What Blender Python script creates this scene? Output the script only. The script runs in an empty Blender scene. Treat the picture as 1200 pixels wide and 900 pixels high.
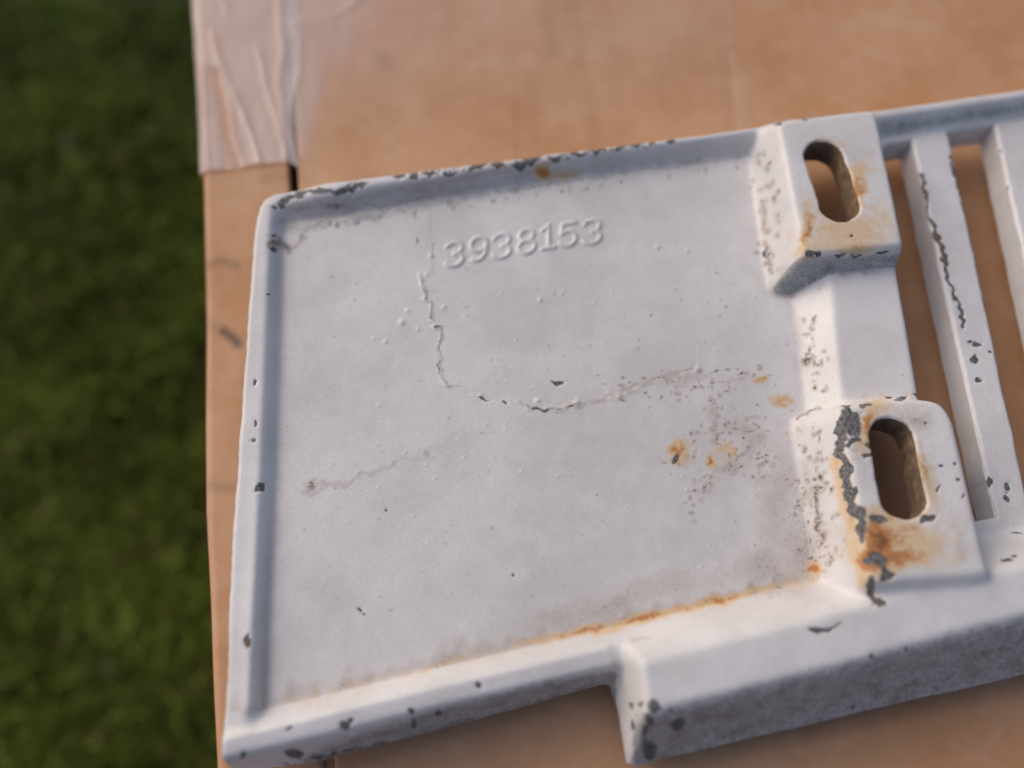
import bpy, math, random
import numpy as np

# ------------------------------------------------------------------ camera, sky, sun, exposure
MM = 0.001
TH = math.radians(23.0)            # camera leans 23 degrees off straight-down
DIST, ZREF, FPX = 200.0, 9.0, 1000.0
CAM = np.array([0.0, -DIST*math.sin(TH), ZREF + DIST*math.cos(TH)])
sc = bpy.context.scene
cam_d = bpy.data.cameras.new('camera'); cam = bpy.data.objects.new('camera', cam_d)
sc.collection.objects.link(cam); sc.camera = cam
cam.location = CAM*MM; cam.rotation_euler = (TH, 0, 0)
cam_d.sensor_width = 36.0; cam_d.lens = 30.0
cam_d.clip_start = 0.01; cam_d.clip_end = 200.0
cam_d.dof.use_dof = True; cam_d.dof.focus_distance = 0.193; cam_d.dof.aperture_fstop = 4.2

SUN_AZ, SUN_EL = math.radians(-52.0), math.radians(38.0)
w = bpy.data.worlds.new('World'); sc.world = w; w.use_nodes = True
nt = w.node_tree; bg = nt.nodes['Background']
sky = nt.nodes.new('ShaderNodeTexSky'); sky.sky_type = 'NISHITA'; sky.sun_disc = False
sky.sun_elevation = SUN_EL; sky.sun_rotation = SUN_AZ % (2*math.pi)
sky.air_density = 1.0; sky.dust_density = 6.0; sky.ozone_density = 1.5
nt.links.new(sky.outputs[0], bg.inputs[0]); bg.inputs[1].default_value = 0.12
sun_d = bpy.data.lights.new('sun', 'SUN'); sun = bpy.data.objects.new('sun', sun_d)
sc.collection.objects.link(sun)
sun_d.energy = 0.6; sun_d.angle = math.radians(70); sun_d.color = (1.0, 0.85, 0.76)
sun.rotation_euler = (math.pi/2 - SUN_EL, 0, math.pi - SUN_AZ)
sc.view_settings.view_transform = 'Standard'; sc.view_settings.look = 'None'
sc.view_settings.gamma = 1.0; sc.view_settings.use_curve_mapping = False
sc.view_settings.exposure = -0.08
sc.render.engine = 'CYCLES'

rng = np.random.default_rng(7); random.seed(7)
cth, sth = math.cos(TH), math.sin(TH)

# ------------------------------------------------------------------ camera unprojection: image pixel to plan position (mm) at height z
def P(u, v, z):
    a, b = (u-600.0)/FPX, (450.0-v)/FPX
    d = np.array([a, b*cth+sth, b*sth-cth])
    t = (z-CAM[2])/d[2]
    return (CAM[0]+t*d[0], CAM[1]+t*d[1])
def PP(pts, z=None):
    return np.array([P(p[0], p[1], p[2] if len(p) > 2 else z) for p in pts])
def to_pixel(x, y, z):  # camera projection back to image pixels, in which marks are placed
    dx, dy, dz = x-CAM[0], y-CAM[1], z-CAM[2]
    f = dy*sth-dz*cth; up = dy*cth+dz*sth
    return 600+FPX*dx/f, 450-FPX*up/f

def sdf(poly, X, Y):
    n = len(poly); d = np.full(X.shape, 1e18); s = np.ones(X.shape)
    j = n-1
    for i in range(n):
        ex, ey = poly[j]-poly[i]; wx, wy = X-poly[i][0], Y-poly[i][1]
        t = np.clip((wx*ex+wy*ey)/(ex*ex+ey*ey), 0, 1)
        d = np.minimum(d, (wx-ex*t)**2+(wy-ey*t)**2)
        c1 = Y >= poly[i][1]; c2 = Y < poly[j][1]; c3 = ex*wy > ey*wx
        s = np.where((c1 & c2 & c3) | (~c1 & ~c2 & ~c3), -s, s)
        j = i
    return s*np.sqrt(d)
def line_d(pts, X, Y):
    d = np.full(X.shape, 1e18)
    for (ax, ay), (bx, by) in zip(pts[:-1], pts[1:]):
        ex, ey = bx-ax, by-ay
        t = np.clip(((X-ax)*ex+(Y-ay)*ey)/(ex*ex+ey*ey+1e-9), 0, 1)
        d = np.minimum(d, (X-ax-ex*t)**2+(Y-ay-ey*t)**2)
    return np.sqrt(d)
def yline(pts):                    # y as a function of x, straight ends carried on
    p = pts[np.argsort(pts[:, 0])]
    def f(X):
        r = np.interp(X, p[:, 0], p[:, 1])
        m0 = (p[1, 1]-p[0, 1])/(p[1, 0]-p[0, 0]); m1 = (p[-1, 1]-p[-2, 1])/(p[-1, 0]-p[-2, 0])
        r = np.where(X < p[0, 0], p[0, 1]+(X-p[0, 0])*m0, r)
        return np.where(X > p[-1, 0], p[-1, 1]+(X-p[-1, 0])*m1, r)
    return f
def xline(pts):
    g = yline(pts[:, ::-1]); return g
def blur(a, sig):
    r = int(3*sig)+1; k = np.exp(-0.5*(np.arange(-r, r+1)/sig)**2); k /= k.sum()
    b = np.pad(a, ((r, r), (0, 0)), 'edge')
    a = sum(k[i]*b[i:i+a.shape[0]] for i in range(2*r+1))
    b = np.pad(a, ((0, 0), (r, r)), 'edge')
    return sum(k[i]*b[:, i:i+a.shape[1]] for i in range(2*r+1))
def vnoise(shape, sig):
    n = blur(rng.standard_normal(shape), sig); return n/n.std()
def sstep(a, b, x):
    t = np.clip((x-a)/(b-a), 0, 1); return t*t*(3-2*t)

# ------------------------------------------------------------------ materials
def mat(name):
    m = bpy.data.materials.new(name); m.use_nodes = True
    return m, m.node_tree.nodes, m.node_tree.links, m.node_tree.nodes['Principled BSDF']
class NB:                          # small node-building helper
    def __init__(s, m): s.n, s.l = m.node_tree.nodes, m.node_tree.links
    def put(s, sock, v):
        if isinstance(v, (int, float, tuple, list)): sock.default_value = v
        else: s.l.new(v, sock)
    def math(s, op, a, b=0.0, c=0.0, clamp=False):
        n = s.n.new('ShaderNodeMath'); n.operation = op; n.use_clamp = clamp
        s.put(n.inputs[0], a); s.put(n.inputs[1], b); s.put(n.inputs[2], c); return n.outputs[0]
    def mix(s, f, a, b):
        n = s.n.new('ShaderNodeMix'); n.data_type = 'RGBA'
        s.put(n.inputs['Factor'], f); s.put(n.inputs[6], a); s.put(n.inputs[7], b); return n.outputs[2]
    def noise(s, vec, scale, detail=4, rough=0.55):
        n = s.n.new('ShaderNodeTexNoise'); s.put(n.inputs['Vector'], vec)
        n.inputs['Scale'].default_value = scale; n.inputs['Detail'].default_value = detail
        n.inputs['Roughness'].default_value = rough; return n.outputs[0]
    def ramp(s, x, a, b):
        n = s.n.new('ShaderNodeMapRange'); n.interpolation_type = 'SMOOTHSTEP'
        s.put(n.inputs[0], x); n.inputs[1].default_value = a; n.inputs[2].default_value = b; return n.outputs[0]
    def coord(s): return s.n.new('ShaderNodeTexCoord').outputs['Object']
    def scale(s, vec, sx, sy, sz):
        n = s.n.new('ShaderNodeMapping'); s.l.new(vec, n.inputs[0]); n.inputs['Scale'].default_value = (sx, sy, sz); return n.outputs[0]
    def attr(s, name):
        n = s.n.new('ShaderNodeAttribute'); n.attribute_name = name; return n
    def bump(s, h, strength, dist, normal=None):
        n = s.n.new('ShaderNodeBump'); n.inputs['Strength'].default_value = strength
        n.inputs['Distance'].default_value = dist; s.l.new(h, n.inputs['Height'])
        if normal is not None: s.l.new(normal, n.inputs['Normal'])
        return n.outputs[0]

def paint_material():
    m, n, l, b = mat('weathered_white_paint'); q = NB(m); co = q.coord()
    a = q.attr('wear'); sep = n.new('ShaderNodeSeparateColor'); l.new(a.outputs['Color'], sep.inputs[0])
    rust, chip, dirt, grime_shade = sep.outputs[0], sep.outputs[1], sep.outputs[2], a.outputs['Alpha']  # dirt and grime also carry shade painted on walls turned from the sun
    nf = q.noise(co, 1500, 5, 0.6); nm = q.noise(co, 420, 5, 0.6); nl = q.noise(co, 60, 4, 0.6); ns = q.noise(co, 2600, 3, 0.6)
    col = q.mix(q.ramp(nl, 0.35, 0.7), (0.76, 0.75, 0.765, 1), (0.65, 0.64, 0.645, 1))
    nh = q.noise(q.scale(co, 26, 70, 40), 1.0, 6, 0.7); col = q.mix(q.math('MULTIPLY', q.ramp(nh, 0.52, 0.78), 0.20), col, (0.46, 0.42, 0.385, 1))
    col = q.mix(q.math('MULTIPLY', q.ramp(ns, 0.40, 0.66), 0.30), col, (0.47, 0.46, 0.46, 1))
    # tiny scattered specks of dirt everywhere
    sp = q.math('MULTIPLY', q.ramp(nm, 0.60, 0.70), q.ramp(nf, 0.56, 0.66))
    col = q.mix(q.math('MULTIPLY', sp, 0.35), col, (0.24, 0.19, 0.16, 1))
    # soft dirt film, then broken dark dirt where it is thick
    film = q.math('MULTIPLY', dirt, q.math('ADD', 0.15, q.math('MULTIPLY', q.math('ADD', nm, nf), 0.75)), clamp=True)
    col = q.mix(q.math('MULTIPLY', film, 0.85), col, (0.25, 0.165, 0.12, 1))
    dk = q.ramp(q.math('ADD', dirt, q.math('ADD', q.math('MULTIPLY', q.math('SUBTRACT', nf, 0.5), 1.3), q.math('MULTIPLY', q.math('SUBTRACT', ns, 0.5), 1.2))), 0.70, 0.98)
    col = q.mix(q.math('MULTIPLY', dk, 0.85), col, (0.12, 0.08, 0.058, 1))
    # rust: yellow halo to orange to brown
    rr = q.math('ADD', rust, q.math('ADD', q.math('MULTIPLY', q.math('SUBTRACT', nm, 0.5), 0.8), q.math('MULTIPLY', q.math('SUBTRACT', nf, 0.5), 0.7)))
    rg = q.math('MULTIPLY', rust, 1.0)
    col = q.mix(q.math('MULTIPLY', q.ramp(q.math('ADD', rg, q.math('MULTIPLY', q.math('SUBTRACT', nm, 0.5), 0.55)), 0.04, 0.45), 0.75), col, (0.66, 0.44, 0.20, 1))
    col = q.mix(q.math('MULTIPLY', q.ramp(rr, 0.42, 0.78), 0.9), col, (0.45, 0.175, 0.045, 1))
    col = q.mix(q.math('MULTIPLY', q.ramp(rr, 0.85, 1.05), 0.8), col, (0.15, 0.06, 0.025, 1))
    # grey worn wall with its shade painted in, grainy edge
    gg = q.math('ADD', grime_shade, q.math('MULTIPLY', q.math('SUBTRACT', ns, 0.5), 0.9))
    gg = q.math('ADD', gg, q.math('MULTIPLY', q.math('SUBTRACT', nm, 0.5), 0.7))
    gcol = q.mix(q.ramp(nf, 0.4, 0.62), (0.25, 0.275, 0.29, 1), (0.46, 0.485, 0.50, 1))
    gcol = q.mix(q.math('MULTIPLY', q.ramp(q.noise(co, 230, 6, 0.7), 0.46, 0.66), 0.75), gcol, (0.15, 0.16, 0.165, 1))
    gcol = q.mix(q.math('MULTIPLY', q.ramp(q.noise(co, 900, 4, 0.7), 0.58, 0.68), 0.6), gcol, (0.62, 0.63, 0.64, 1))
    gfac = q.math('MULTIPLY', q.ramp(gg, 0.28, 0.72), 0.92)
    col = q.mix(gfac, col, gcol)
    # chips down to dark primer
    cc = q.math('ADD', chip, q.math('MULTIPLY', q.math('SUBTRACT', nf, 0.5), 1.0))
    cc = q.math('ADD', cc, q.math('MULTIPLY', q.math('SUBTRACT', ns, 0.5), 0.5))
    cf = q.ramp(cc, 0.44, 0.52)
    ccol = q.mix(q.ramp(nf, 0.38, 0.62), (0.045, 0.047, 0.045, 1), (0.19, 0.185, 0.19, 1))
    ccol = q.mix(q.math('MULTIPLY', q.ramp(ns, 0.5, 0.62), 0.5), ccol, (0.24, 0.235, 0.235, 1))
    ccol = q.mix(q.math('MULTIPLY', q.ramp(nl, 0.50, 0.62), 0.55), ccol, (0.13, 0.075, 0.04, 1))
    col = q.mix(cf, col, ccol)
    l.new(col, b.inputs['Base Color'])
    rough = q.math('ADD', 0.40, q.math('MULTIPLY', q.math('ADD', q.math('ADD', dirt, rust), cf, clamp=True), 0.35, clamp=True))
    rough = q.math('ADD', rough, q.math('MULTIPLY', q.math('SUBTRACT', nm, 0.5), 0.25))
    l.new(rough, b.inputs['Roughness'])
    nb = q.bump(nm, 0.35, 0.00018); nb = q.bump(ns, 0.30, 0.00008, nb)
    inv = q.math('SUBTRACT', 1.0, cf); nb = q.bump(inv, 0.5, 0.00012, nb)
    nb = q.bump(q.math('ADD', dirt, q.math('MULTIPLY', dk, nf)), 0.35, 0.0002, nb)
    l.new(nb, b.inputs['Normal'])
    return m
def cardboard_material(name, c0, c1):
    m, n, l, b = mat(name); q = NB(m); co = q.coord()
    a = q.attr('wear'); sep = n.new('ShaderNodeSeparateColor'); l.new(a.outputs['Color'], sep.inputs[0])
    big = q.noise(co, 20, 5, 0.65); st = q.noise(q.scale(co, 70, 16, 70), 1.0, 3, 0.5)
    fib = q.noise(q.scale(co, 900, 700, 900), 1.0, 4, 0.7); mott = q.noise(co, 120, 5, 0.65)
    col = q.mix(q.ramp(big, 0.3, 0.7), c0, c1)
    col = q.mix(q.math('MULTIPLY', q.ramp(st, 0.5, 0.8), 0.10), col, (0.33, 0.16, 0.085, 1))
    col = q.mix(q.math('MULTIPLY', q.ramp(mott, 0.42, 0.75), 0.28), col, (0.68, 0.46, 0.33, 1))
    col = q.mix(q.math('MULTIPLY', q.ramp(fib, 0.45, 0.75), 0.12), col, (0.36, 0.19, 0.105, 1))
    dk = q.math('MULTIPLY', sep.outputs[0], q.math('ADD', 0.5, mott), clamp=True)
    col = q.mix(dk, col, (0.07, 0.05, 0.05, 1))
    col = q.mix(q.math('MULTIPLY', sep.outputs[1], 0.6), col, (0.62, 0.47, 0.36, 1))
    col = q.mix(q.math('MULTIPLY', sep.outputs[2], 0.7), col, (0.24, 0.13, 0.07, 1))
    l.new(col, b.inputs['Base Color']); b.inputs['Roughness'].default_value = 0.6; b.inputs['Specular IOR Level'].default_value = 0.3
    nb = q.bump(fib, 0.2, 0.00015); nb = q.bump(q.noise(co, 35, 3, 0.5), 0.35, 0.002, nb)
    l.new(nb, b.inputs['Normal']); return m
def tape_material():
    m, n, l, b = mat('clear_packing_tape'); q = NB(m); co = q.coord()
    a = q.attr('wear'); sep = n.new('ShaderNodeSeparateColor'); l.new(a.outputs['Color'], sep.inputs[0])
    nz = q.noise(q.scale(co, 130, 45, 130), 1.0, 5, 0.6)
    b.inputs['Base Color'].default_value = (0.80, 0.69, 0.67, 1)
    al = q.math('MULTIPLY', sep.outputs[0], q.math('ADD', 0.55, q.math('MULTIPLY', nz, 0.9)), clamp=True)
    l.new(al, b.inputs['Alpha']); b.inputs['Roughness'].default_value = 0.24
    l.new(q.bump(nz, 0.4, 0.0006), b.inputs['Normal']); return m
def grass_material():
    m, n, l, b = mat('grass_blades'); q = NB(m)
    a = q.attr('tint'); l.new(a.outputs['Color'], b.inputs['Base Color']); b.inputs['Roughness'].default_value = 0.7; b.inputs['Specular IOR Level'].default_value = 0.15
    try: b.inputs['Transmission Weight'].default_value = 0.0
    except Exception: pass
    return m
def plain(name, c0, c1, scale, rough, bumpd):
    m, n, l, b = mat(name); q = NB(m); co = q.coord(); nz = q.noise(co, scale, 6, 0.65)
    l.new(q.mix(q.ramp(nz, 0.3, 0.7), c0, c1), b.inputs['Base Color']); b.inputs['Roughness'].default_value = rough
    l.new(q.bump(nz, 0.6, bumpd), b.inputs['Normal']); return m

M_PAINT = paint_material()
M_CARD = cardboard_material('kraft_cardboard', (0.575, 0.335, 0.195, 1), (0.485, 0.245, 0.115, 1))
M_TAPE = tape_material(); M_GRASS = grass_material()
M_SOIL = plain('soil', (0.035, 0.032, 0.018, 1), (0.02, 0.026, 0.012, 1), 60, 0.95, 0.01)
M_PETAL = plain('petal', (0.42, 0.42, 0.40, 1), (0.33, 0.32, 0.31, 1), 300, 0.6, 0.0004)
M_LEAF = plain('dry_leaf', (0.20, 0.11, 0.05, 1), (0.12, 0.07, 0.035, 1), 200, 0.7, 0.0006)

# ------------------------------------------------------------------ mesh helpers
def link(o, parent=None):
    sc.collection.objects.link(o)
    if parent is not None: o.parent = parent
    return o
def tag(o, label=None, cat=None, group=None, kind=None):
    for k, v in (('label', label), ('category', cat), ('group', group), ('kind', kind)):
        if v: o[k] = v
    return o
def mesh_np(name, V, F, material, parent=None, N=None, attr=None, attr_name='wear', smooth=True):
    me = bpy.data.meshes.new(name); V = np.asarray(V, dtype=np.float32); F = np.asarray(F, dtype=np.int32)
    k = F.shape[1]
    me.vertices.add(len(V)); me.vertices.foreach_set('co', (V*MM).ravel())
    me.loops.add(F.size); me.loops.foreach_set('vertex_index', F.ravel())
    me.polygons.add(len(F)); me.polygons.foreach_set('loop_start', np.arange(len(F), dtype=np.int32)*k)
    me.update(calc_edges=True); me.validate()
    me.polygons.foreach_set('use_smooth', np.full(len(me.polygons), smooth))
    if attr is not None:
        a = me.color_attributes.new(attr_name, 'FLOAT_COLOR', 'POINT')
        a.data.foreach_set('color', np.asarray(attr, dtype=np.float32).ravel())
    if N is not None: me.normals_split_custom_set_from_vertices(np.asarray(N, dtype=np.float32).tolist())
    me.materials.append(material)
    return link(bpy.data.objects.new(name, me), parent)
def empty(name, loc, parent=None):
    o = bpy.data.objects.new(name, None); o.empty_display_size = 0.02
    o.location = np.array(loc)*MM; return link(o, parent)
def grid_faces(ny, nx):
    i = np.arange(ny*nx).reshape(ny, nx)
    return np.stack([i[:-1, :-1], i[:-1, 1:], i[1:, 1:], i[1:, :-1]], -1).reshape(-1, 4)

# ------------------------------------------------------------------ ground and grass
GZ = -340.0
gx = np.linspace(-6000, 6000, 121); X, Y = np.meshgrid(gx, gx)
Z = GZ + 6*np.sin(X/310)*np.cos(Y/270) - 6
ground = mesh_np('ground', np.stack([X, Y, Z], -1).reshape(-1, 3), grid_faces(121, 121), M_SOIL)
tag(ground, kind='structure')
ZB = -6.0                          # box top; the casting's edges stand a little above it
BX0, BX1, BY0, BY1 = -86.0, 330.0, -230.0, 330.0      # the box plan
def make_grass():
    n1, n2 = 55000, 45000
    x = np.concatenate([rng.uniform(-480, -70, n1), rng.uniform(-1500, 1300, n2)])
    y = np.concatenate([rng.uniform(-330, 480, n1), rng.uniform(-1300, 1700, n2)])
    keep = ~((x > BX0+4) & (x < BX1-4) & (y > BY0+4) & (y < BY1-4)); x, y = x[keep], y[keep]; n = len(x)
    clump = 0.5+0.28*np.sin(x/37+2*np.sin(y/51))*np.cos(y/43+1.5*np.sin(x/67))
    L = rng.uniform(20, 55, n)*(0.55+0.75*clump); wd = rng.uniform(1.6, 4.2, n)
    ang = rng.uniform(0, 2*np.pi, n); lean = rng.uniform(0.25, 1.15, n)
    lx, ly = np.cos(ang), np.sin(ang); sx, sy = -ly, lx
    base = np.stack([x, y, np.full(n, GZ-10)], -1)
    V = np.zeros((n, 5, 3)); side = np.stack([sx, sy, rng.uniform(-.3, .3, n)], -1)
    for k, (t, ww) in enumerate(((0, 1.0), (0.55, 0.85))):
        c = base + np.stack([lx*lean*L*t**1.8*0.8, ly*lean*L*t**1.8*0.8, 6+L*t*(1-0.3*lean*t)], -1)
        V[:, 2*k] = c - side*(wd*ww/2)[:, None]; V[:, 2*k+1] = c + side*(wd*ww/2)[:, None]
    V[:, 4] = base + np.stack([lx*lean*L*0.8, ly*lean*L*0.8, 6+L*(1-0.55*lean)], -1)
    i = np.arange(n)[:, None]*5
    F = np.concatenate([i+np.array([[0, 1, 3]]), i+np.array([[0, 3, 2]]), i+np.array([[2, 3, 4]])])
    g = rng.uniform(0, 1, n); patch = 0.5+0.5*np.sin(x/29+1.7*np.sin(y/41))*np.sin(y/33+1.3*np.sin(x/53)); dry = rng.uniform(0, 1, n) < 0.03+0.22*np.clip(patch-0.55, 0, 1)
    c0, c1, c2 = np.array([0.050, 0.086, 0.012]), np.array([0.150, 0.205, 0.030]), np.array([0.17, 0.12, 0.055])
    col = (c0+(c1-c0)*(0.55*g+0.45*clump)[:, None])*(1.2-0.55*patch)[:, None]; col[dry] = c2*rng.uniform(.6, 1.1, dry.sum())[:, None]
    C = np.ones((n, 5, 4)); C[:, :, :3] = col[:, None, :]
    o = mesh_np('grass', V.reshape(-1, 3), F, M_GRASS, attr=C.reshape(-1, 4), attr_name='tint')
    tag(o, 'short dark green lawn grass on the ground beside the cardboard box', 'grass', kind='stuff')
make_grass()

def scrap(name, u, v, z, rx, ry, rot, material, label, cat, cup):
    x, y = P(u, v, z); n, r = 14, 4; V = [(0, 0, 0)]; F = []
    for k in range(1, r+1):
        for j in range(n):
            a = 2*math.pi*j/n; q = k/r*(1+0.14*math.sin(3*a+u)+0.08*math.sin(5*a))
            V.append((rx*q*math.cos(a), ry*q*math.sin(a), cup*q*q+0.5*math.sin(4*a)*q))
    for j in range(n): F.append((0, 1+j, 1+(j+1) % n, 1+(j+1) % n))
    tri = [(0, 1+j, 1+(j+1) % n) for j in range(n)]
    for k in range(r-1):
        for j in range(n):
            a, b2 = 1+k*n+j, 1+k*n+(j+1) % n; tri += [(a, a+n, b2+n), (a, b2+n, b2)]
    o = mesh_np(name, V, tri, material); o.location = (x*MM, y*MM, z*MM); o.rotation_euler = (0.15, -0.1, rot)
    s = o.modifiers.new('thickness', 'SOLIDIFY'); s.thickness = 0.0006
    return tag(o, label, cat)
scrap('fallen_petal', 80, 166, GZ+24, 3.6, 3.2, 0.4, M_PETAL, 'small pale round petal lying on the dark grass, upper left', 'petal', 2.5)
scrap('fallen_petal', 133, 786, GZ+14, 4.6, 2.8, 2.2, M_PETAL, 'larger whitish petal in the grass near the lower left', 'petal', 3)
scrap('dry_leaf', 48, 165, GZ+18, 3.5, 11, 0.05, M_LEAF, 'narrow brown dry leaf beside the small pale petal', 'leaf', 3)
scrap('dry_leaf', 150, 650, GZ+14, 8, 4, 0.5, M_LEAF, 'olive brown dry leaf in the grass left of the box edge', 'leaf', 3)
scrap('dry_leaf', 70, 755, GZ+12, 6, 3.5, -0.2, M_LEAF, 'small brown leaf scrap left of the larger whitish petal', 'leaf', 2)

# ------------------------------------------------------------------ cardboard box
box = empty('cardboard_box', ((BX0+BX1)/2, (BY0+BY1)/2, GZ))
tag(box, 'brown corrugated cardboard box with clear tape on its top, under the white casting', 'box')
def child(o):                      # parts are written in world mm; hang them under a moved Empty
    o.matrix_parent_inverse = __import__('mathutils').Matrix.Translation(-o.parent.location)
    return o
edge = PP([(214, -400), (219, -150), (226, 0), (233, 110), (237, 220), (239.5, 380), (238.5, 500), (239, 600), (244, 700), (247, 800), (252, 900), (262, 1150)], ZB)
edge_x = xline(edge)
seam = PP([(334, -300), (339, 0), (343, 190), (385, 895), (400, 1150)], ZB); seam_x = xline(seam)
def card_wear(X, Y, Z):
    U, Vv = to_pixel(X, Y, Z); a = np.zeros(X.shape+(4,))
    def ln(pts, wd): return np.clip(1-line_d(pts, U, Vv)/wd, 0, 1)
    d = np.zeros(X.shape)
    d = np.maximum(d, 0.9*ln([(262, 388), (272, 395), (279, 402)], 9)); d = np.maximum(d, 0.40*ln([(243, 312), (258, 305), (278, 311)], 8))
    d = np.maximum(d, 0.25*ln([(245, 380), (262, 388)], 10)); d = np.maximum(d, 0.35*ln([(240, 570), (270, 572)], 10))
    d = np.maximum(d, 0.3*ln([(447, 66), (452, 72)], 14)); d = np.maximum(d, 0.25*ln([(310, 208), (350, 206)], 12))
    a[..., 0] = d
    a[..., 1] = np.maximum(0.8*ln([(858, 62), (862, 105), (868, 150)], 6), 0.3*ln([(866, 70), (872, 150)], 12))
    st = np.zeros(X.shape)
    for (u, v0, v1, s) in ((640, 10, 60, .5), (672, 5, 80, .4), (620, 90, 190, .3), (690, 100, 190, .45), (600, 60, 190, .25), (720, 60, 160, .2), (850, 80, 190, .25), (560, 20, 120, .2), (770, 30, 120, .2)):
        st = np.maximum(st, 0.7*s*ln([(u, v0), (u+4, (v0+v1)/2), (u+7, v1)], 15)**1.4)
    ed_ = X-edge_x(Y); a[..., 1] = np.maximum(a[..., 1], np.clip(1-ed_/2.2, 0, 1)*(0.35+0.3*np.sin(Y/7)*np.sin(Y/23)))
    a[..., 2] = st; return a
def sheet(name, x0f, x1f, y0, y1, ny, nx, round_left):
    ys = np.linspace(y0, y1, ny); t = np.linspace(0, 1, nx)**(1.0 if round_left else 1.25)
    Yg = np.repeat(ys[:, None], nx, 1); Xg = x0f(Yg) + (x1f(Yg)-x0f(Yg))*t[None, :]
    dl, dr = Xg-x0f(Yg), x1f(Yg)-Xg
    Zg = ZB+0.18*np.sin(Xg/31+Yg/57)+0.10*np.sin(Xg/9+1.3*np.sin(Yg/40))+0.010*np.sin(Xg*0.97+0.9*np.sin(Yg/33)+1.5*np.sin(Xg/17))
    r = 2.2 if round_left else 0.8
    Zg -= r-np.sqrt(np.maximum(r*r-np.maximum(r-dl, 0)**2, 0))
    Zg -= 0.8-np.sqrt(np.maximum(0.64-np.maximum(0.8-dr, 0)**2, 0))
    V = np.stack([Xg, Yg, Zg], -1).reshape(-1, 3); W = card_wear(Xg, Yg, Zg).reshape(-1, 4)
    F = grid_faces(ny, nx); i = np.arange(ny*nx).reshape(ny, nx)
    ring = np.concatenate([i[0, :-1], i[:-1, -1], i[-1, :0:-1], i[:0:-1, 0]])
    lo = V[ring].copy(); lo[:, 2] = ZB-1.5; n0 = len(V)
    k = np.arange(len(ring)); kn = (k+1) % len(ring)
    S = np.stack([ring[k], n0+k, n0+kn, ring[kn]], -1)
    return child(mesh_np(name, np.concatenate([V, lo]), np.concatenate([F, S]), M_CARD, box, attr=np.concatenate([W, W[ring]])))
GAP = 1.2
sheet('top_flap', edge_x, lambda y: seam_x(y)-GAP, BY0, BY1, 420, 60, True)
sheet('top_flap', lambda y: seam_x(y)+GAP, lambda y: np.full(y.shape, BX1), BY0, BY1, 420, 330, False)
def slab(name, lo, hi, material, parent):
    x0, y0, z0 = lo; x1, y1, z1 = hi
    V = [(x, y, z) for z in (z0, z1) for y in (y0, y1) for x in (x0, x1)]
    F = [(0, 2, 3, 1), (4, 5, 7, 6), (0, 1, 5, 4), (2, 6, 7, 3), (0, 4, 6, 2), (1, 3, 7, 5)]
    return child(mesh_np(name, V, F, material, parent, smooth=False, attr=np.zeros((8, 4))))
slab('inner_flap', (-60, BY0+6, ZB-5.7), (BX1-6, BY1-6, ZB-1.7), M_CARD, box)
slab('side_panel', (BX1-4, BY0+4, GZ), (BX1, BY1-4, ZB-1.7), M_CARD, box)
slab('side_panel', (-60, BY0, GZ), (BX1, BY0+3.9, ZB-1.7), M_CARD, box)
slab('side_panel', (-60, BY1-3.9, GZ), (BX1, BY1, ZB-1.7), M_CARD, box)
ys = np.linspace(BY0, BY1, 80); exs = edge_x(ys); zz = np.array([ZB-1.6, -60, -150, -240, GZ])
V = np.array([[(ex+0.2+0.6*math.sin(z/50), y, z) for ex, y in zip(exs, ys)] for z in zz]).reshape(-1, 3)
o = child(mesh_np('side_panel', V, grid_faces(5, 80), M_CARD, box, attr=np.zeros((400, 4))))
sm = o.modifiers.new('thickness', 'SOLIDIFY'); sm.thickness = 0.004

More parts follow.
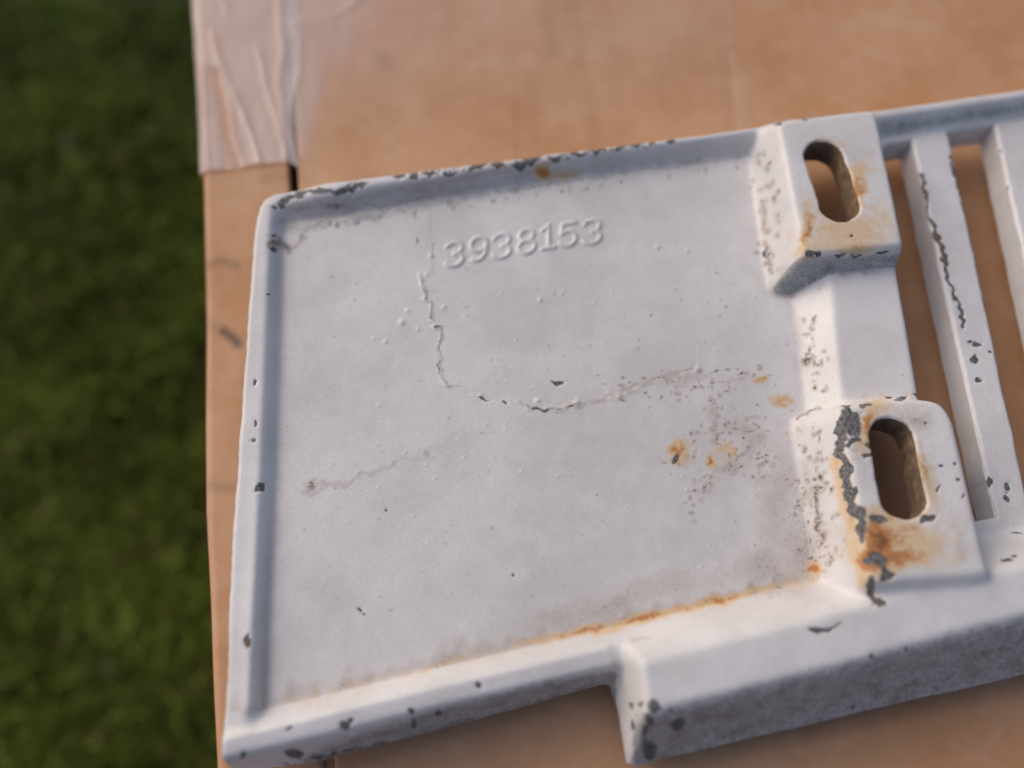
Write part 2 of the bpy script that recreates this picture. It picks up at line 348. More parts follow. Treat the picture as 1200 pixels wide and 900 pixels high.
def tape(name, quad, ny, nx, lift, amp, alpha_f):
    # quad: image-pixel corners bottom-left, bottom-right, top-right, top-left
    bl, br, tr, tl = [np.array(P(p[0], p[1], ZB)) for p in quad]
    s = np.linspace(0, 1, nx)[None, :, None]; t = np.linspace(0, 1, ny)[:, None, None]
    XY = (bl*(1-s)+br*s)*(1-t)+(tl*(1-s)+tr*s)*t
    Xg, Yg = XY[..., 0].copy(), XY[..., 1].copy()
    Yg += 0.5*vnoise((1, nx), 7)*(1-t[..., 0])                     # ragged lower edge
    Xg += 0.9*vnoise((ny, 1), 9)*(s[..., 0]**4)
    U, Vv = to_pixel(Xg, Yg, 0*Xg+ZB)
    Zg = np.full(Xg.shape, ZB+0.3+lift)
    cre = 0; wob_t = vnoise(Xg.shape, 6)
    for pts, h, wd in (([(252, 40), (275, 120), (312, 192)], .9, 7), ([(300, 60), (318, 120), (338, 192)], .8, 6), ([(238, 80), (243, 198)], .9, 5),
                       ([(345, 30), (395, 18), (440, -15)], 1.0, 8), ([(348, 40), (410, 28)], .6, 6), ([(255, -20), (268, 15)], .7, 6), ([(262, 95), (282, 195)], .6, 6),
                       ([(326, -10), (330, 60), (326, 100), (334, 150)], .8, 7), ([(350, 60), (356, 185)], .5, 8)):
        cre = cre + h*np.exp(-(line_d(pts, U+2.0*wob_t, Vv)/(0.6*wd))**2)
    Zg = Zg+amp*(cre+0.22*np.abs(vnoise(Xg.shape, 5)))
    out = np.clip(edge_x(Yg)-Xg, -2.5, None)                        # over the rounded edge and down the side
    drop = np.where(out > -2.0, 0.5*(out+2.0)**1.0, 0)
    m = out > 0.9
    Zg = np.where(out > -2.0, Zg-drop, Zg); Zg = np.where(m, Zg-(out-0.9)*2.2, Zg); Xg = np.where(m, edge_x(Yg)-0.9-0.25*(out-0.9), Xg)
    al = alpha_f(U, Vv)*(1-0.25*np.clip(cre, 0, 1))+0.12*np.clip(cre, 0, 1)
    A = np.zeros(Xg.shape+(4,)); A[..., 0] = np.clip(al, 0, 0.95)
    return child(mesh_np(name, np.stack([Xg, Yg, Zg], -1).reshape(-1, 3), grid_faces(ny, nx), M_TAPE, box, attr=A.reshape(-1, 4)))
tape('packing_tape', [(205, 201), (344, 191), (352, -260), (190, -260)], 170, 90, 0.25, 0.42,
     lambda U, V: 0.47-0.30*np.exp(-((U-258-0.2*(V-110))/9)**2)*(V > 80))
tape('packing_tape', [(330, 193), (866, 152), (850, -260), (330, -260)], 150, 200, 0.12, 0.3,
     lambda U, V: 0.10+0.16*np.clip((560-0.4*V-U)/160, 0, 1)+0.14*np.clip((455-0.5*V-U)/40, 0, 1)+0.10*np.exp(-((U-690+.2*V)/90)**2-((V-10)/70)**2) if False else (0.12+0.14*np.clip((560-0.4*V-U)/160, 0, 1)+0.14*np.clip((455-0.5*V-U)/40, 0, 1))*np.clip((165-0.06*(U-345)-V)/110+np.clip((385-U)/30, 0, 1), 0, 1))

# ------------------------------------------------------------------ the casting
H = 0.30
outer = PP([(298, 250, 14), (300, 238, 14), (307, 228, 14), (320, 222, 14), (480, 201, 14), (760, 165, 14), (880, 149, 14), (1030, 128, 14), (1200, 104, 14), (1430, 70, 14),
            (1500, 400, 10), (1560, 706, 2), (1200, 790, 2), (980, 841, 2), (746, 897, 2), (735, 893, 2), (729, 862, 2), (724, 830, 2.4), (716, 804, 3), (709, 801.5, 3), (560, 842, 3), (500, 858, 3), (385, 890, 3), (330, 899, 3), (284, 906, 4),
            (273, 904, 6), (268, 893, 8), (265, 800, 13), (266, 700, 13.5), (271, 600, 14), (285, 400, 14)])
slots_px = []
slot1 = np.concatenate([PP([(1040, 168, 9), (1070, 163, 9), (1083, 215, 9), (1165, 606, 9), (1098, 622, 9)]), PP([(1098, 560, 9), (1122, 505, 21), (1118, 490, 21), (1102, 468, 19), (1079, 463, 15), (1054, 318, 15), (1064, 290, 21), (1040, 175, 21)])])
slot1 = np.concatenate([PP([(1040, 169), (1069, 164), (1167, 605), (1112, 617)], 9), PP([(1136, 560, 21), (1120, 496, 21), (1108, 476, 21), (1080, 466, 15), (1053, 318, 15), (1064, 290, 21), (1036, 170, 21)])])
def bar_edge(k, right):            # bars repeat to the right beyond the frame
    o = 95.5*k
    return ((1070+o+(41 if right else 0), 160-0.15*(o+(40 if right else 0))), (1167+o*1.04+(40 if right else 0), 605-0.17*(o+(38 if right else 0))))
slots = [slot1]
for k in range(3):
    a, b2 = bar_edge(k, True); c, d = bar_edge(k+1, False)
    slots.append(PP([a, c, d, b2], 9))
hole_u = [P(966, 183, 21), P(984, 239, 21)]; hole_l = [P(1046, 514, 21), P(1058, 583, 21)]
ru, rl = 4.9, 4.8

x0, y0 = outer.min(0)-1.5; x1, y1 = outer.max(0)+1.5
gx = np.arange(x0, x1, H); gy = np.arange(y0, y1, H); X, Y = np.meshgrid(gx, gy); SH = X.shape

# -- heights
Z = np.full(SH, 9.0)
def ramp(Z, top, base, zt, zb):
    dt, db = sdf(top, X, Y), sdf(base, X, Y)
    t = np.where(dt <= 0, 0, np.clip(dt/np.maximum(dt-db, 1e-6), 0, 1))
    return np.maximum(Z, np.where(db < 0, zt+(zb-zt)*t, -99))
# rim along left and top
floor_in = PP([(333, 262), (345, 259), (480, 237), (676, 201), (875, 175), (1037, 161), (1200, 136), (1470, 96), (1700, 700), (960, 1000), (304, 1000), (306, 836), (309, 760), (319, 600), (327, 400), (330, 270)], 9)
rim_in = PP([(316, 242), (324, 236), (480, 213), (676, 187), (875, 160), (1030, 140), (1200, 115), (1450, 79), (1720, 700), (960, 1020), (294, 1020), (295, 890), (297, 760), (303, 600), (311, 400), (317, 252)], 13.4)
di, dr = sdf(floor_in, X, Y), sdf(rim_in, X, Y)
t = np.where(di <= 0, 0, np.where(dr >= 0, 1, di/np.maximum(di-dr, 1e-6)))
Z = np.maximum(Z, 9+(5-1.6*sstep(0, 12, P(345, 400, 12)[0]+6-X))*t)
# bottom lip and the taller rail
def strip(lines, zs):
    ysl = [f(X) for f in lines]; out = np.full(SH, zs[0]*1.0)
    for i in range(len(lines)-1):
        a, b2 = ysl[i], ysl[i+1]; tt = np.clip((a-Y)/np.maximum(a-b2, 1e-6), 0, 1)
        out = np.where(Y < a, zs[i]+(zs[i+1]-zs[i])*tt, out)
    return np.where(Y < ysl[-1], zs[-1], out)
L0 = yline(PP([(305, 834), (500, 786), (715, 737), (955, 681), (1160, 628), (1500, 545)], 9))
lip = strip([L0, yline(PP([(298, 856), (500, 806), (715, 756)], 13.6)), yline(PP([(292, 884), (500, 833), (715, 783)], 12.9)), yline(PP([(282, 906), (385, 890), (500, 858), (560, 842), (715, 802)], 3))], [9, 13.6, 12.9, 3])
rail = strip([L0, yline(PP([(745, 776), (1020, 706), (1200, 662), (1500, 588)], 19.0)), yline(PP([(757, 838), (980, 782), (1200, 722), (1500, 646)], 18.4)), yline(PP([(746, 897), (980, 841), (1200, 790), (1560, 706)], 2))], [9, 19, 18.4, 2])
xb = xline(PP([(712, 735, 9), (715, 803, 3), (724, 830, 2.4), (735, 893, 2)]))(Y)
xt = xline(PP([(747, 770, 19), (752, 800, 19), (757, 838, 18.4), (748, 893, 5)]))(Y)
end = 2+17*np.clip((X-xb)/np.maximum(xt-xb, 0.5), 0, 1)
rail = np.minimum(rail, end)
in_lip = (Y < L0(X))
left_gate = di > 0
rimz = Z.copy()
lipz = np.where(in_lip & (X < xt), np.maximum(lip, np.where(X < P(300, 850, 13)[0], np.minimum(rimz, 14-0*X), 0)), Z)
# the left rim runs down to the corner and meets the lip
cornx = np.clip((P(312, 850, 11)[0]-X)/4.0, 0, 1)
low = strip([yline(PP([(260, 884), (420, 846)], 13)), yline(PP([(260, 904), (420, 866)], 4))], [14.2, 4])
lipz = np.where(in_lip & (X < xt), np.maximum(lip, np.minimum(rimz*cornx+(1-cornx)*lip, low)), Z)
Z = np.where(in_lip & (X < xt), lipz, Z)
Z = np.where(in_lip & (X >= xb), np.maximum(np.where(X < xt, np.minimum(Z, 99), 0), rail), Z)
Z = np.where((X >= xb) & in_lip, np.where(Y < L0(X), np.maximum(rail, np.where(X < xt, lip*(X < xt), 0)), Z), Z)
rail_region = in_lip & (X >= xb-0.2)
# bosses and the column between
def outset(poly, r):
    c = poly.mean(0); d = poly-c; return poly+d/np.linalg.norm(d, axis=1)[:, None]*r
ub_top = PP([(908, 142), (1023, 127), (1031, 133), (1064, 286), (1060, 291), (941, 301)], 21)
ub_base = np.array([P(876, 146, 9), P(1034, 114, 21), P(1070, 291, 21), P(1066, 318, 9), P(914, 345, 9), P(903, 341, 9)])
col_top = PP([(970, 300), (1048, 290), (1080, 480), (988, 490)], 15)
col_base = np.array([P(925, 320, 9), P(1056, 285, 15), P(1090, 480, 15), P(948, 500, 9)])
lb_top = PP([(982, 476), (1015, 468), (1060, 463), (1098, 467), (1112, 477), (1121, 495), (1163, 674), (1019, 684)], 21)
lb_base = np.array([P(929, 498, 9), P(933, 491, 9.5), P(972, 468, 18), P(1015, 462, 20), P(1062, 456, 20.5), P(1104, 460, 20.5), P(1122, 472, 20.5), P(1130, 492, 20.5), P(1172, 676, 20.5), P(1180, 722, 19), P(1024, 728, 19), P(962, 690, 9)])
Z = ramp(Z, col_top, col_base, 15, 9)
Z = ramp(Z, ub_top, ub_base, 21, 9)
Z = ramp(Z, lb_top, lb_base, 21, 9)
d_ub, d_col, d_lb = sdf(ub_base, X, Y), sdf(col_base, X, Y), sdf(lb_base, X, Y)
bar_zone = (X > xline(PP([(1040, 165), (1100, 470), (1130, 615)], 9))(Y)) & (Y > L0(X)) & (di < 0)
near_boss = sstep(4, 0, np.minimum(np.minimum(d_ub, d_lb), np.where(rail_region, 0, 9)))
Zs = blur(Z, 2.2)*(1-near_boss)+blur(Z, 3.0)*near_boss
Zs = Zs + 0.035*vnoise(SH, 14) + 0.012*vnoise(SH, 4)

# -- domain: signed distance inside the metal
wob = 0.05*vnoise(SH, 3)+0.09*vnoise(SH, 9)
s_out = -sdf(outer, X, Y)+0.10*vnoise(SH, 10)
s_slot = np.full(SH, 1e9)
for sp in slots: s_slot = np.minimum(s_slot, sdf(sp, X, Y)-0.0)
s_slot = s_slot + wob
s_hole = np.minimum(line_d(hole_u, X, Y)-ru, line_d(hole_l, X, Y)-rl)+0.10*vnoise(SH, 7)+0.06*vnoise(SH, 2.5)
S = np.minimum(np.minimum(s_out, s_slot), s_hole)
def rounded(s, r):
    q = np.clip(r-s, 0, r); return r-np.sqrt(np.maximum(r*r-q*q, 0))
ro = np.where(in_lip, 0.5, 1.3)
Zs = Zs-rounded(np.maximum(s_out, 0), 1.0)*np.where(in_lip, 0.4, 1.0)-rounded(np.maximum(s_slot, 0), 0.9)-rounded(np.maximum(s_hole, 0), 0.6)
U, VV = to_pixel(X, Y, Zs)

# -- raised part number, paint edges, blisters
def arc(cx, cy, rx, ry, a0, a1, n=14):
    return [(cx+rx*math.cos(math.radians(a0+(a1-a0)*i/n)), cy+ry*math.sin(math.radians(a0+(a1-a0)*i/n))) for i in range(n+1)]
GL = {'3': [arc(0, .25, .42, .25, 155, -85), arc(0, -.24, .46, .27, 85, -155)],
      '9': [arc(0, .20, .42, .30, 0, 360, 20), [(.42, .2), (.42, 0), (.33, -.25), (.12, -.45), (-.18, -.5), (-.34, -.42)]],
      '8': [arc(0, .26, .36, .24, 0, 360, 18), arc(0, -.24, .44, .27, 0, 360, 18)],
      '1': [[(.05, .5), (.05, -.5)], [(.05, .5), (-.12, .36), (-.3, .3)], [(-.3, -.5), (.38, -.5)]],
      '5': [[(.40, .48), (-.28, .48), (-.34, .06)], arc(-.02, -.18, .44, .32, 128, -155)]}
digit_id = np.zeros(SH, dtype=np.int32); emb = np.zeros(SH)
nums = list(zip('3938153', [(532, 298), (561, 292), (587.5, 288.5), (617, 283), (642, 277.5), (665.5, 275), (693.5, 272)]))
for k, (ch, (cu, cv)) in enumerate(nums):
    m = (np.abs(U-cu) < 22) & (np.abs(VV-cv) < 26); u, v = U[m]-cu, VV[m]-cv
    lx = u/22.0; ly = -(v+0.15*u)/27.0
    d = np.full(u.shape, 1e9)
    for pl in GL[ch]: d = np.minimum(d, line_d([(a*22, b2*27) for a, b2 in pl], lx*22, ly*27))
    h = 0.42*(1-sstep(1.1, 3.0, d)); e = emb[m]; e = np.maximum(e, h); emb[m] = e
    di_ = digit_id[m]; di_[d < 4.6] = k+1; digit_id[m] = di_
emb = blur(emb, 0.6)
Zs = Zs+emb
crack = [(503, 248), (503.5, 278), (510, 283), (508, 298), (507, 320), (494, 321), (497, 343), (498, 352), (505, 353), (506, 375), (510, 383), (517, 382), (515, 417), (517, 443), (523, 450), (537, 452), (563, 465), (590, 472), (610, 470), (620, 480), (647, 478), (677, 473), (700, 467), (727, 463), (753, 450), (785, 441), (817, 433)]
jit = 1.3*vnoise(SH, 4); jit2 = 1.3*vnoise(SH, 4)
dc = 0
gap = sstep(-0.4, 0.9, vnoise(SH, 5))*np.interp(U, [490, 640, 690, 820], [1, 1, .45, .5])
jc, jc2 = 0.7*vnoise(SH, 1.5)+jit*.6, 0.7*vnoise(SH, 1.5)+jit2*.6
dc = line_d(crack, U+jc, VV+jc2)
gap = np.where(VV < 280, 0.15, gap)
Zs = Zs+0.21*gap*np.exp(-(dc/1.9)**2)
inside = sdf(np.array(crack+[(817, 230), (503, 235)]), U, VV)
Zs = Zs-0.08*sstep(-1.5, 1.5, -inside)*np.exp(-dc/25)
for (bu, bv, r) in ((471, 378, 4.5), (478, 364, 3), (520, 360, 3.2), (633, 352, 3.4), (658, 344, 2.6), (511, 382, 4.6), (452, 400, 3), (490, 386, 2.4), (770, 290, 3.2), (805, 294, 2.6),
                    (817, 434, 5), (725, 465, 5), (676, 472, 5), (545, 370, 2), (587, 343, 2), (605, 398, 2), (630, 470, 4), (563, 464, 3.2), (500, 322, 3), (505, 300, 3.5), (497, 350, 3)):
    Zs = Zs+0.075*r*np.exp(-(((U-bu)**2+(VV-bv)**2)/(0.62*r*r)))
for _ in range(70):
    bu, bv, r = rng.uniform(340, 900), rng.uniform(260, 690), rng.uniform(1.0, 1.9)
    m = (np.abs(U-bu) < 8) & (np.abs(VV-bv) < 8)
    Zs[m] += 0.09*r*np.exp(-(((U[m]-bu)**2+(VV[m]-bv)**2)/(0.7*r*r)))

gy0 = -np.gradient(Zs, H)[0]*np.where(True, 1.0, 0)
# -- wear maps (rust, chipped paint, dirt, grey grime, some painted shade) laid on the metal
Wr = [np.zeros(SH) for _ in range(4)]; RUST, CHIP, DIRT_SHADE, GRIME_SHADE = 0, 1, 2, 3
jf = jit*0.8+1.1*vnoise(SH, 1.6); jf2 = jit2*0.8+1.1*vnoise(SH, 1.6)
js = 0.5*jf+0.9*vnoise(SH, 9); js2 = 0.5*jf2+0.9*vnoise(SH, 9)
def put(ch, val): Wr[ch] = np.maximum(Wr[ch], val)
def blob(ch, u, v, ru_, rv_, a=0.0, s=1.0):
    R = max(ru_, rv_)*2.2+4; m = (np.abs(U-u) < R) & (np.abs(VV-v) < R)
    c, sn = math.cos(a), math.sin(a); jm = min(1.0, 0.12*(ru_+rv_)); du, dv = U[m]-u+jm*jf[m], VV[m]-v+jm*jf2[m]
    if ch == CHIP: ru_, rv_ = ru_*.74, rv_*.74
    q = np.sqrt(((du*c+dv*sn)/ru_)**2+((-du*sn+dv*c)/rv_)**2)
    Wr[ch][m] = np.maximum(Wr[ch][m], s*np.clip(1.25-0.62*q, 0, 1))
def stroke(ch, pts, wd, s=1.0, jam=0.0):
    d = line_d(pts, U+jam*jf, VV+jam*jf2); put(ch, s*np.clip(1.25-0.62*d/wd, 0, 1))
def soft(ch, u, v, ru_, rv_, a=0.0, s=1.0):
    c, sn = math.cos(a), math.sin(a); jm = min(3.0, 0.16*(ru_+rv_)); du, dv = U-u+jm*js, VV-v+jm*js2
    put(ch, s*np.exp(-(((du*c+dv*sn)/ru_)**2+((-du*sn+dv*c)/rv_)**2)))
C = CHIP
for b_ in ((306, 571, 6, 5, .3), (290, 752, 5, 8, .2), (285, 883, 5, 6, 0), (299, 499, 2, 6, 0), (297, 515, 3, 3, 0), (299, 448, 2, 4, 0), (321, 291, 4, 3, 0), (315, 345, 3, 1.6, 0), (322, 276, 3, 2, 0), (330, 240, 5, 3, .6), (322, 243, 4, 3, .5),
           (338, 232, 10, 4, -.2), (352, 228, 12, 4.5, -.2), (378, 224, 14, 3.5, -.15), (405, 219, 14, 4, -.15), (424, 216, 6, 5, 0), (468, 206, 7, 4, -.1), (486, 207, 6, 5, 0), (505, 203, 6, 3, 0), (527, 204, 8, 2.5, -.1), (560, 195, 14, 3, -.1), (583, 193, 12, 3, -.1), (608, 192, 6, 7, .6), (622, 187, 14, 4, -.1), (650, 183, 12, 3, -.1), (676, 181, 9, 3, -.1), (700, 177, 12, 3, -.1), (728, 173, 9, 4, -.2), (742, 170, 9, 4, -.1), (786, 166, 8, 2.5, 0), (765, 168, 5, 2, 0),
           (911, 143, 8, 2, -.1), (945, 138, 10, 3, -.1), (962, 134, 10, 2.5, -.2), (948, 296, 6, 4, 0), (958, 297, 5, 4, 0), (985, 300, 9, 2.2, -.05), (1005, 300, 8, 1.6, -.05), (999, 277, 2.5, 2, 0), (1035, 296, 9, 1.6, -.1), (897, 297, 3, 4, 0),
           (655, 448, 8, 2.6, .1), (633, 480, 12, 1.8, 0), (565, 466, 5, 1.4, .3), (592, 472, 4, 1.4, .2), (793, 537, 5, 5, 0), (422, 716, 3, 2, .4), (427, 720, 3, 1.5, 0), (601, 674, 2, 2.5, 0), (452, 598, 2, 2, 0), (490, 283, 1.4, 4, 0),
           (1088, 607, 9, 4.5, -.5), (1027, 608, 11, 6, .2), (1005, 618, 5, 4, 0), (1010, 600, 7, 9, .3), (1103, 545, 3.4, 2.4, 0), (1118, 543, 2.6, 2, 0), (1123, 562, 3, 3.4, .3), (1100, 572, 2, 6, .2), (1128, 580, 2, 4, .5), (1085, 495, 2.4, 2, 0), (1055, 466, 8, 1.6, 0), (1040, 465, 5, 1.4, 0), (1075, 464, 4, 1.6, 0), (1146, 588, 5, 4, 0), (1148, 602, 4, 5, 0),
           (966, 737, 13, 3.4, -.18), (953, 737, 6, 3.2, 0), (980, 732, 8, 1.6, -.4), (1023, 769, 4, 3, 0), (1063, 761, 2.5, 2, 0), (769, 828, 9, 8, 0), (752, 826, 3, 4, 0), (785, 831, 3, 3, 0), (762, 843, 7, 8, .4), (755, 858, 6, 9, .2), (741, 828, 3, 5, 0), (741, 850, 3, 7, 0), (795, 850, 8, 9, 0), (760, 880, 8, 14, 0), (1000, 830, 3, 3, 0),
           (338, 854, 4, 3, 0), (403, 850, 5, 5, .5), (410, 844, 3, 3, 0), (482, 832, 5, 4, 0), (485, 846, 4, 8, 0), (564, 804, 5, 4.5, 0), (345, 882, 12, 6, .15), (372, 886, 10, 3.5, 0), (445, 876, 5, 3, 0), (515, 835, 6, 3, 0), (400, 884, 24, 2.5, -.2), (440, 874, 20, 2.2, -.25), (650, 820, 30, 1.8, -.26),
           (1146, 404, 6, 4, -.2), (1137, 401, 4, 2, 0), (1141, 422, 4, 5, 0), (1147, 445, 4, 4.5, 0), (1160, 412, 3, 2, 0), (1128, 384, 3, 4, 0), (1160, 566, 4, 6, 0), (1180, 572, 5, 5, 0), (1180, 584, 4, 5, 0), (1182, 655, 10, 1.8, .1), (1190, 650, 5, 2, 0), (1192, 627, 10, 1.5, .15), (1180, 222, 3, 4, 0), (1172, 178, 2, 3, 0)):
    blob(C, *b_)
stroke(C, [(335, 233), (380, 224), (428, 215)], 4.5, .62, 1.8); stroke(C, [(460, 208), (540, 198), (640, 185), (760, 169)], 2.4, .50, 2.0)
stroke(C, [(330, 897), (385, 887), (500, 857), (640, 820), (714, 801)], 2.2, .50, 2.0)
# big flaked strip on the lower boss
stroke(C, [(992, 480), (986, 497), (983, 520), (989, 545), (995, 570), (1000, 592), (1004, 612), (1010, 626)], 5.2, 1.0, 2.2)
for b_ in ((996, 485, 13, 9, .2), (1001, 500, 10, 12, 0), (1000, 520, 10, 9, .4), (1016, 533, 9, 3, -.1), (1018, 520, 5, 4, .5), (1012, 475, 10, 3, -.2)): blob(C, *b_)
stroke(C, [(1019, 683), (1024, 695), (1032, 710)], 4, 1.0, 1.5)
stroke(C, [(1022, 652), (1030, 663), (1042, 671)], 4.5, 1.0, 2.0); stroke(C, [(1024, 657), (1036, 654)], 3, 1.0, 1.5)
stroke(C, [(1080, 203), (1085, 234), (1093, 262), (1103, 292), (1116, 340), (1131, 380)], 2.0, .9, 1.2)
stroke(C, [(1113, 180), (1120, 215), (1133, 248)], 1.3, .8, 1.2)
keepers = ((1003, 478, 6, 5), (1004, 524, 6, 6), (1011, 560, 8, 22), (1014, 580, 9, 14))
for (u, v, a, b2) in keepers:
    q = np.sqrt(((U-u+jit)/a)**2+((VV-v+jit2)/b2)**2); Wr[CHIP] *= sstep(0.75, 1.1, q)
dk_ = line_d(crack, U+jc+1.3, VV+jc2-1.1); put(CHIP, 0.58*np.clip(1.2-0.6*dk_, 0, 1)*sstep(-0.1, 0.8, vnoise(SH, 6))*(VV > 282)*(U < 690))
# rust
for r_ in ((1006, 222, 9, 24, .1, .75), (1003, 245, 9, 12, 0, .45), (944, 270, 7, 22, .1, .72), (1000, 288, 26, 9, -.1, .50), (990, 275, 50, 20, -.1, .42), (1030, 265, 28, 25, 0, .30), (965, 250, 18, 30, 0, .28), (975, 163, 26, 9, 0, .22), (952, 240, 10, 20, 0, .16),
           (1014, 500, 6, 15, .15, .85), (1024, 478, 16, 12, 0, .40), (1032, 634, 22, 26, -.35, 1.0), (1048, 654, 40, 13, .05, .85), (1062, 622, 26, 10, 0, .55), (1060, 640, 50, 28, .1, .50), (1030, 655, 20, 18, 0, 1.1), (1058, 619, 24, 5, .1, .55), (1086, 560, 12, 42, -.1, .34), (1075, 600, 16, 12, 0, .38), (1020, 512, 10, 20, 0, .4),
           (955, 670, 7, 7, 0, .95), (832, 543, 5, 5, 0, .75), (793, 532, 9, 9, 0, .7), (916, 470, 10, 5, -.1, .62), (893, 444, 6, 5, 0, .6), (850, 530, 12, 8, 0, .35), (634, 205, 9, 7, .3, .85), (655, 200, 14, 5, 0, .5)):
    soft(RUST, r_[0], r_[1], r_[2]*1.25, r_[3]*1.25, r_[4], r_[5])
stroke(RUST, [(982, 540), (992, 585), (1003, 635), (1014, 682)], 9, .42)
Lfl = [(300, 834), (400, 810), (500, 786), (600, 762), (715, 735), (800, 716), (955, 680)]
hair = vnoise((1, SH[1]), 3.0)*0.7+0.5*vnoise(SH, 3)
dl = line_d(Lfl, U+jit, VV+2+jit2); wv = np.clip(0.6+0.35*vnoise(SH, 26), 0, 1)
env = np.interp(U, [300, 430, 560, 640, 700, 840, 880, 955], [.16, .20, .28, .52, .88, .88, .40, .40])
brk = sstep(-1.2, 1.0, vnoise(SH, 2.5)+0.5*vnoise(SH, 10))
put(RUST, env*(0.8+0.2*wv)*(0.6+0.45*brk)*np.exp(-(dl/np.where(VV < np.interp(U, [p[0] for p in Lfl], [p[1] for p in Lfl]), 6.5, 6.5))**2))
put(RUST, 0.15*np.exp(-(dl/16)**2)*np.interp(U, [300, 350, 640, 720, 955], [.6, 1, 1, .5, .3])*(U < 960))
# dirt
put(DIRT_SHADE, np.minimum(0.68, 0.46+0.30*wv)*np.clip(0.85+0.2*hair, 0.3, 1.1)*np.exp(-(np.maximum(dl-2, 0)/(10+9*np.clip(hair+.4, 0, 2)))**2)*(inv_ := (VV < np.interp(U, [p[0] for p in Lfl], [p[1] for p in Lfl])))*(U < 960)*np.interp(U, [290, 500, 560, 760, 955], [.8, .95, 1.05, 1.1, 1.0]))
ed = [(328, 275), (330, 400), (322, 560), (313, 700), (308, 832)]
put(DIRT_SHADE, np.interp(VV, [270, 480, 650, 830], [.25, .3, .5, .75])*(0.5+0.5*wv)*np.exp(-((U-np.interp(VV, [p[1] for p in ed], [p[0] for p in ed])-2)/9)**2)*inv_)
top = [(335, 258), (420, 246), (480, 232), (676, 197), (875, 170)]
put(DIRT_SHADE, np.interp(U, [330, 430, 640, 700, 880], [.85, .6, .62, .35, .25])*(0.45+0.55*wv)*np.exp(-(line_d(top, U, VV)/11)**2)*(U < 885))
stroke(DIRT_SHADE, [(324, 291), (345, 286), (356, 276), (366, 264), (385, 256), (410, 246), (432, 240), (446, 246), (470, 237), (510, 230)], 2.4, .62, 1.2)
stroke(DIRT_SHADE, [(318, 283), (330, 284), (338, 291)], 4, .8, 1.2)
soft(DIRT_SHADE, 395, 238, 30, 7, -.15, .85); soft(DIRT_SHADE, 350, 248, 22, 9, -.15, .7); soft(DIRT_SHADE, 500, 222, 60, 7, -.15, .65); soft(DIRT_SHADE, 620, 203, 50, 7, -.15, .65)
stroke(DIRT_SHADE, [(358, 575), (372, 572), (385, 567), (410, 564), (436, 554), (466, 545)], 3.0, .42, 2.6); stroke(DIRT_SHADE, [(466, 545), (502, 530), (530, 522)], 2.4, .26, 2.6)
blob(DIRT_SHADE, 365, 570, 4, 7, .3, .8); blob(DIRT_SHADE, 500, 531, 3, 5, .2, .6)
stroke(DIRT_SHADE, crack[18:], 3.0, .55, 1.6); stroke(DIRT_SHADE, crack[5:16], 1.3, .62, 1.0)
soft(DIRT_SHADE, 940, 650, 24, 50, .15, .66); soft(DIRT_SHADE, 915, 580, 26, 80, .1, .46); soft(DIRT_SHADE, 720, 708, 80, 16, -.22, .55); soft(DIRT_SHADE, 900, 660, 40, 24, -.2, .55); soft(DIRT_SHADE, 770, 690, 90, 22, -.2, .42); soft(DIRT_SHADE, 660, 725, 60, 16, -.2, .5)
soft(DIRT_SHADE, 840, 530, 60, 75, .3, .22)
for (u, v, a, b2, s_) in ((850, 545, 26, 10, .5), (880, 520, 22, 12, .45), (835, 500, 9, 30, .5), (868, 505, 16, 14, .45), (830, 575, 14, 12, .4), (893, 555, 12, 14, .35), (800, 538, 12, 9, .5), (925, 640, 16, 36, .5), (905, 690, 30, 10, .5), (945, 580, 9, 50, .45), (860, 445, 24, 8, .35), (800, 445, 40, 7, .4), (916, 470, 12, 6, .6), (935, 400, 8, 40, .3)): soft(DIRT_SHADE, u, v, a, b2, -.15, s_)
cl = [(835, 470), (832, 500), (838, 520), (845, 540), (870, 530), (885, 515), (860, 555), (800, 538), (825, 570), (880, 490), (850, 450), (895, 545), (815, 590), (862, 500)]
for _ in range(150):
    cq = cl[rng.integers(len(cl))]; u, v = cq[0]+rng.normal(0, 9), cq[1]+rng.normal(0, 9)
    if 740 < u < 925 and 400 < v < 640: blob(DIRT_SHADE, u, v, rng.uniform(1.0, 3.6), rng.uniform(1, 3.0), rng.uniform(-.6, .6), rng.uniform(.45, .9))
for _ in range(60):
    q = rng.uniform(0, 1); blob(DIRT_SHADE, 700+q*200+rng.normal(0, 12), 462-q*25+rng.normal(0, 9), rng.uniform(1, 3), rng.uniform(.8, 2), 0, rng.uniform(.6, .95))
for (p0, p1, sp, n) in (((948, 370), (962, 460), 6, 34), ((945, 500), (972, 660), 10, 75), ((893, 180), (905, 320), 7, 40), ((935, 560), (950, 670), 8, 40), ((360, 268), (860, 195), 8, 30)):
    for _ in range(n):
        q = rng.uniform(0, 1); blob(DIRT_SHADE, p0[0]+q*(p1[0]-p0[0])+rng.normal(0, sp), p0[1]+q*(p1[1]-p0[1]), rng.uniform(1, 2.6), rng.uniform(1, 3.4), 0, rng.uniform(.6, .98))
stroke(DIRT_SHADE, [(954, 580), (957, 605), (960, 625)], 3, .9, 1.5); stroke(DIRT_SHADE, [(960, 640), (966, 625)], 3, .8, 1); blob(DIRT_SHADE, 958, 572, 5, 5, 0, .95); blob(DIRT_SHADE, 945, 422, 5, 6, 0, .95)
stroke(DIRT_SHADE, [(895, 245), (897, 270)], 3, .7, 1); stroke(DIRT_SHADE, [(898, 285), (903, 318)], 3, .7, 1); stroke(DIRT_SHADE, [(935, 489), (962, 478)], 1.8, .75, 1)
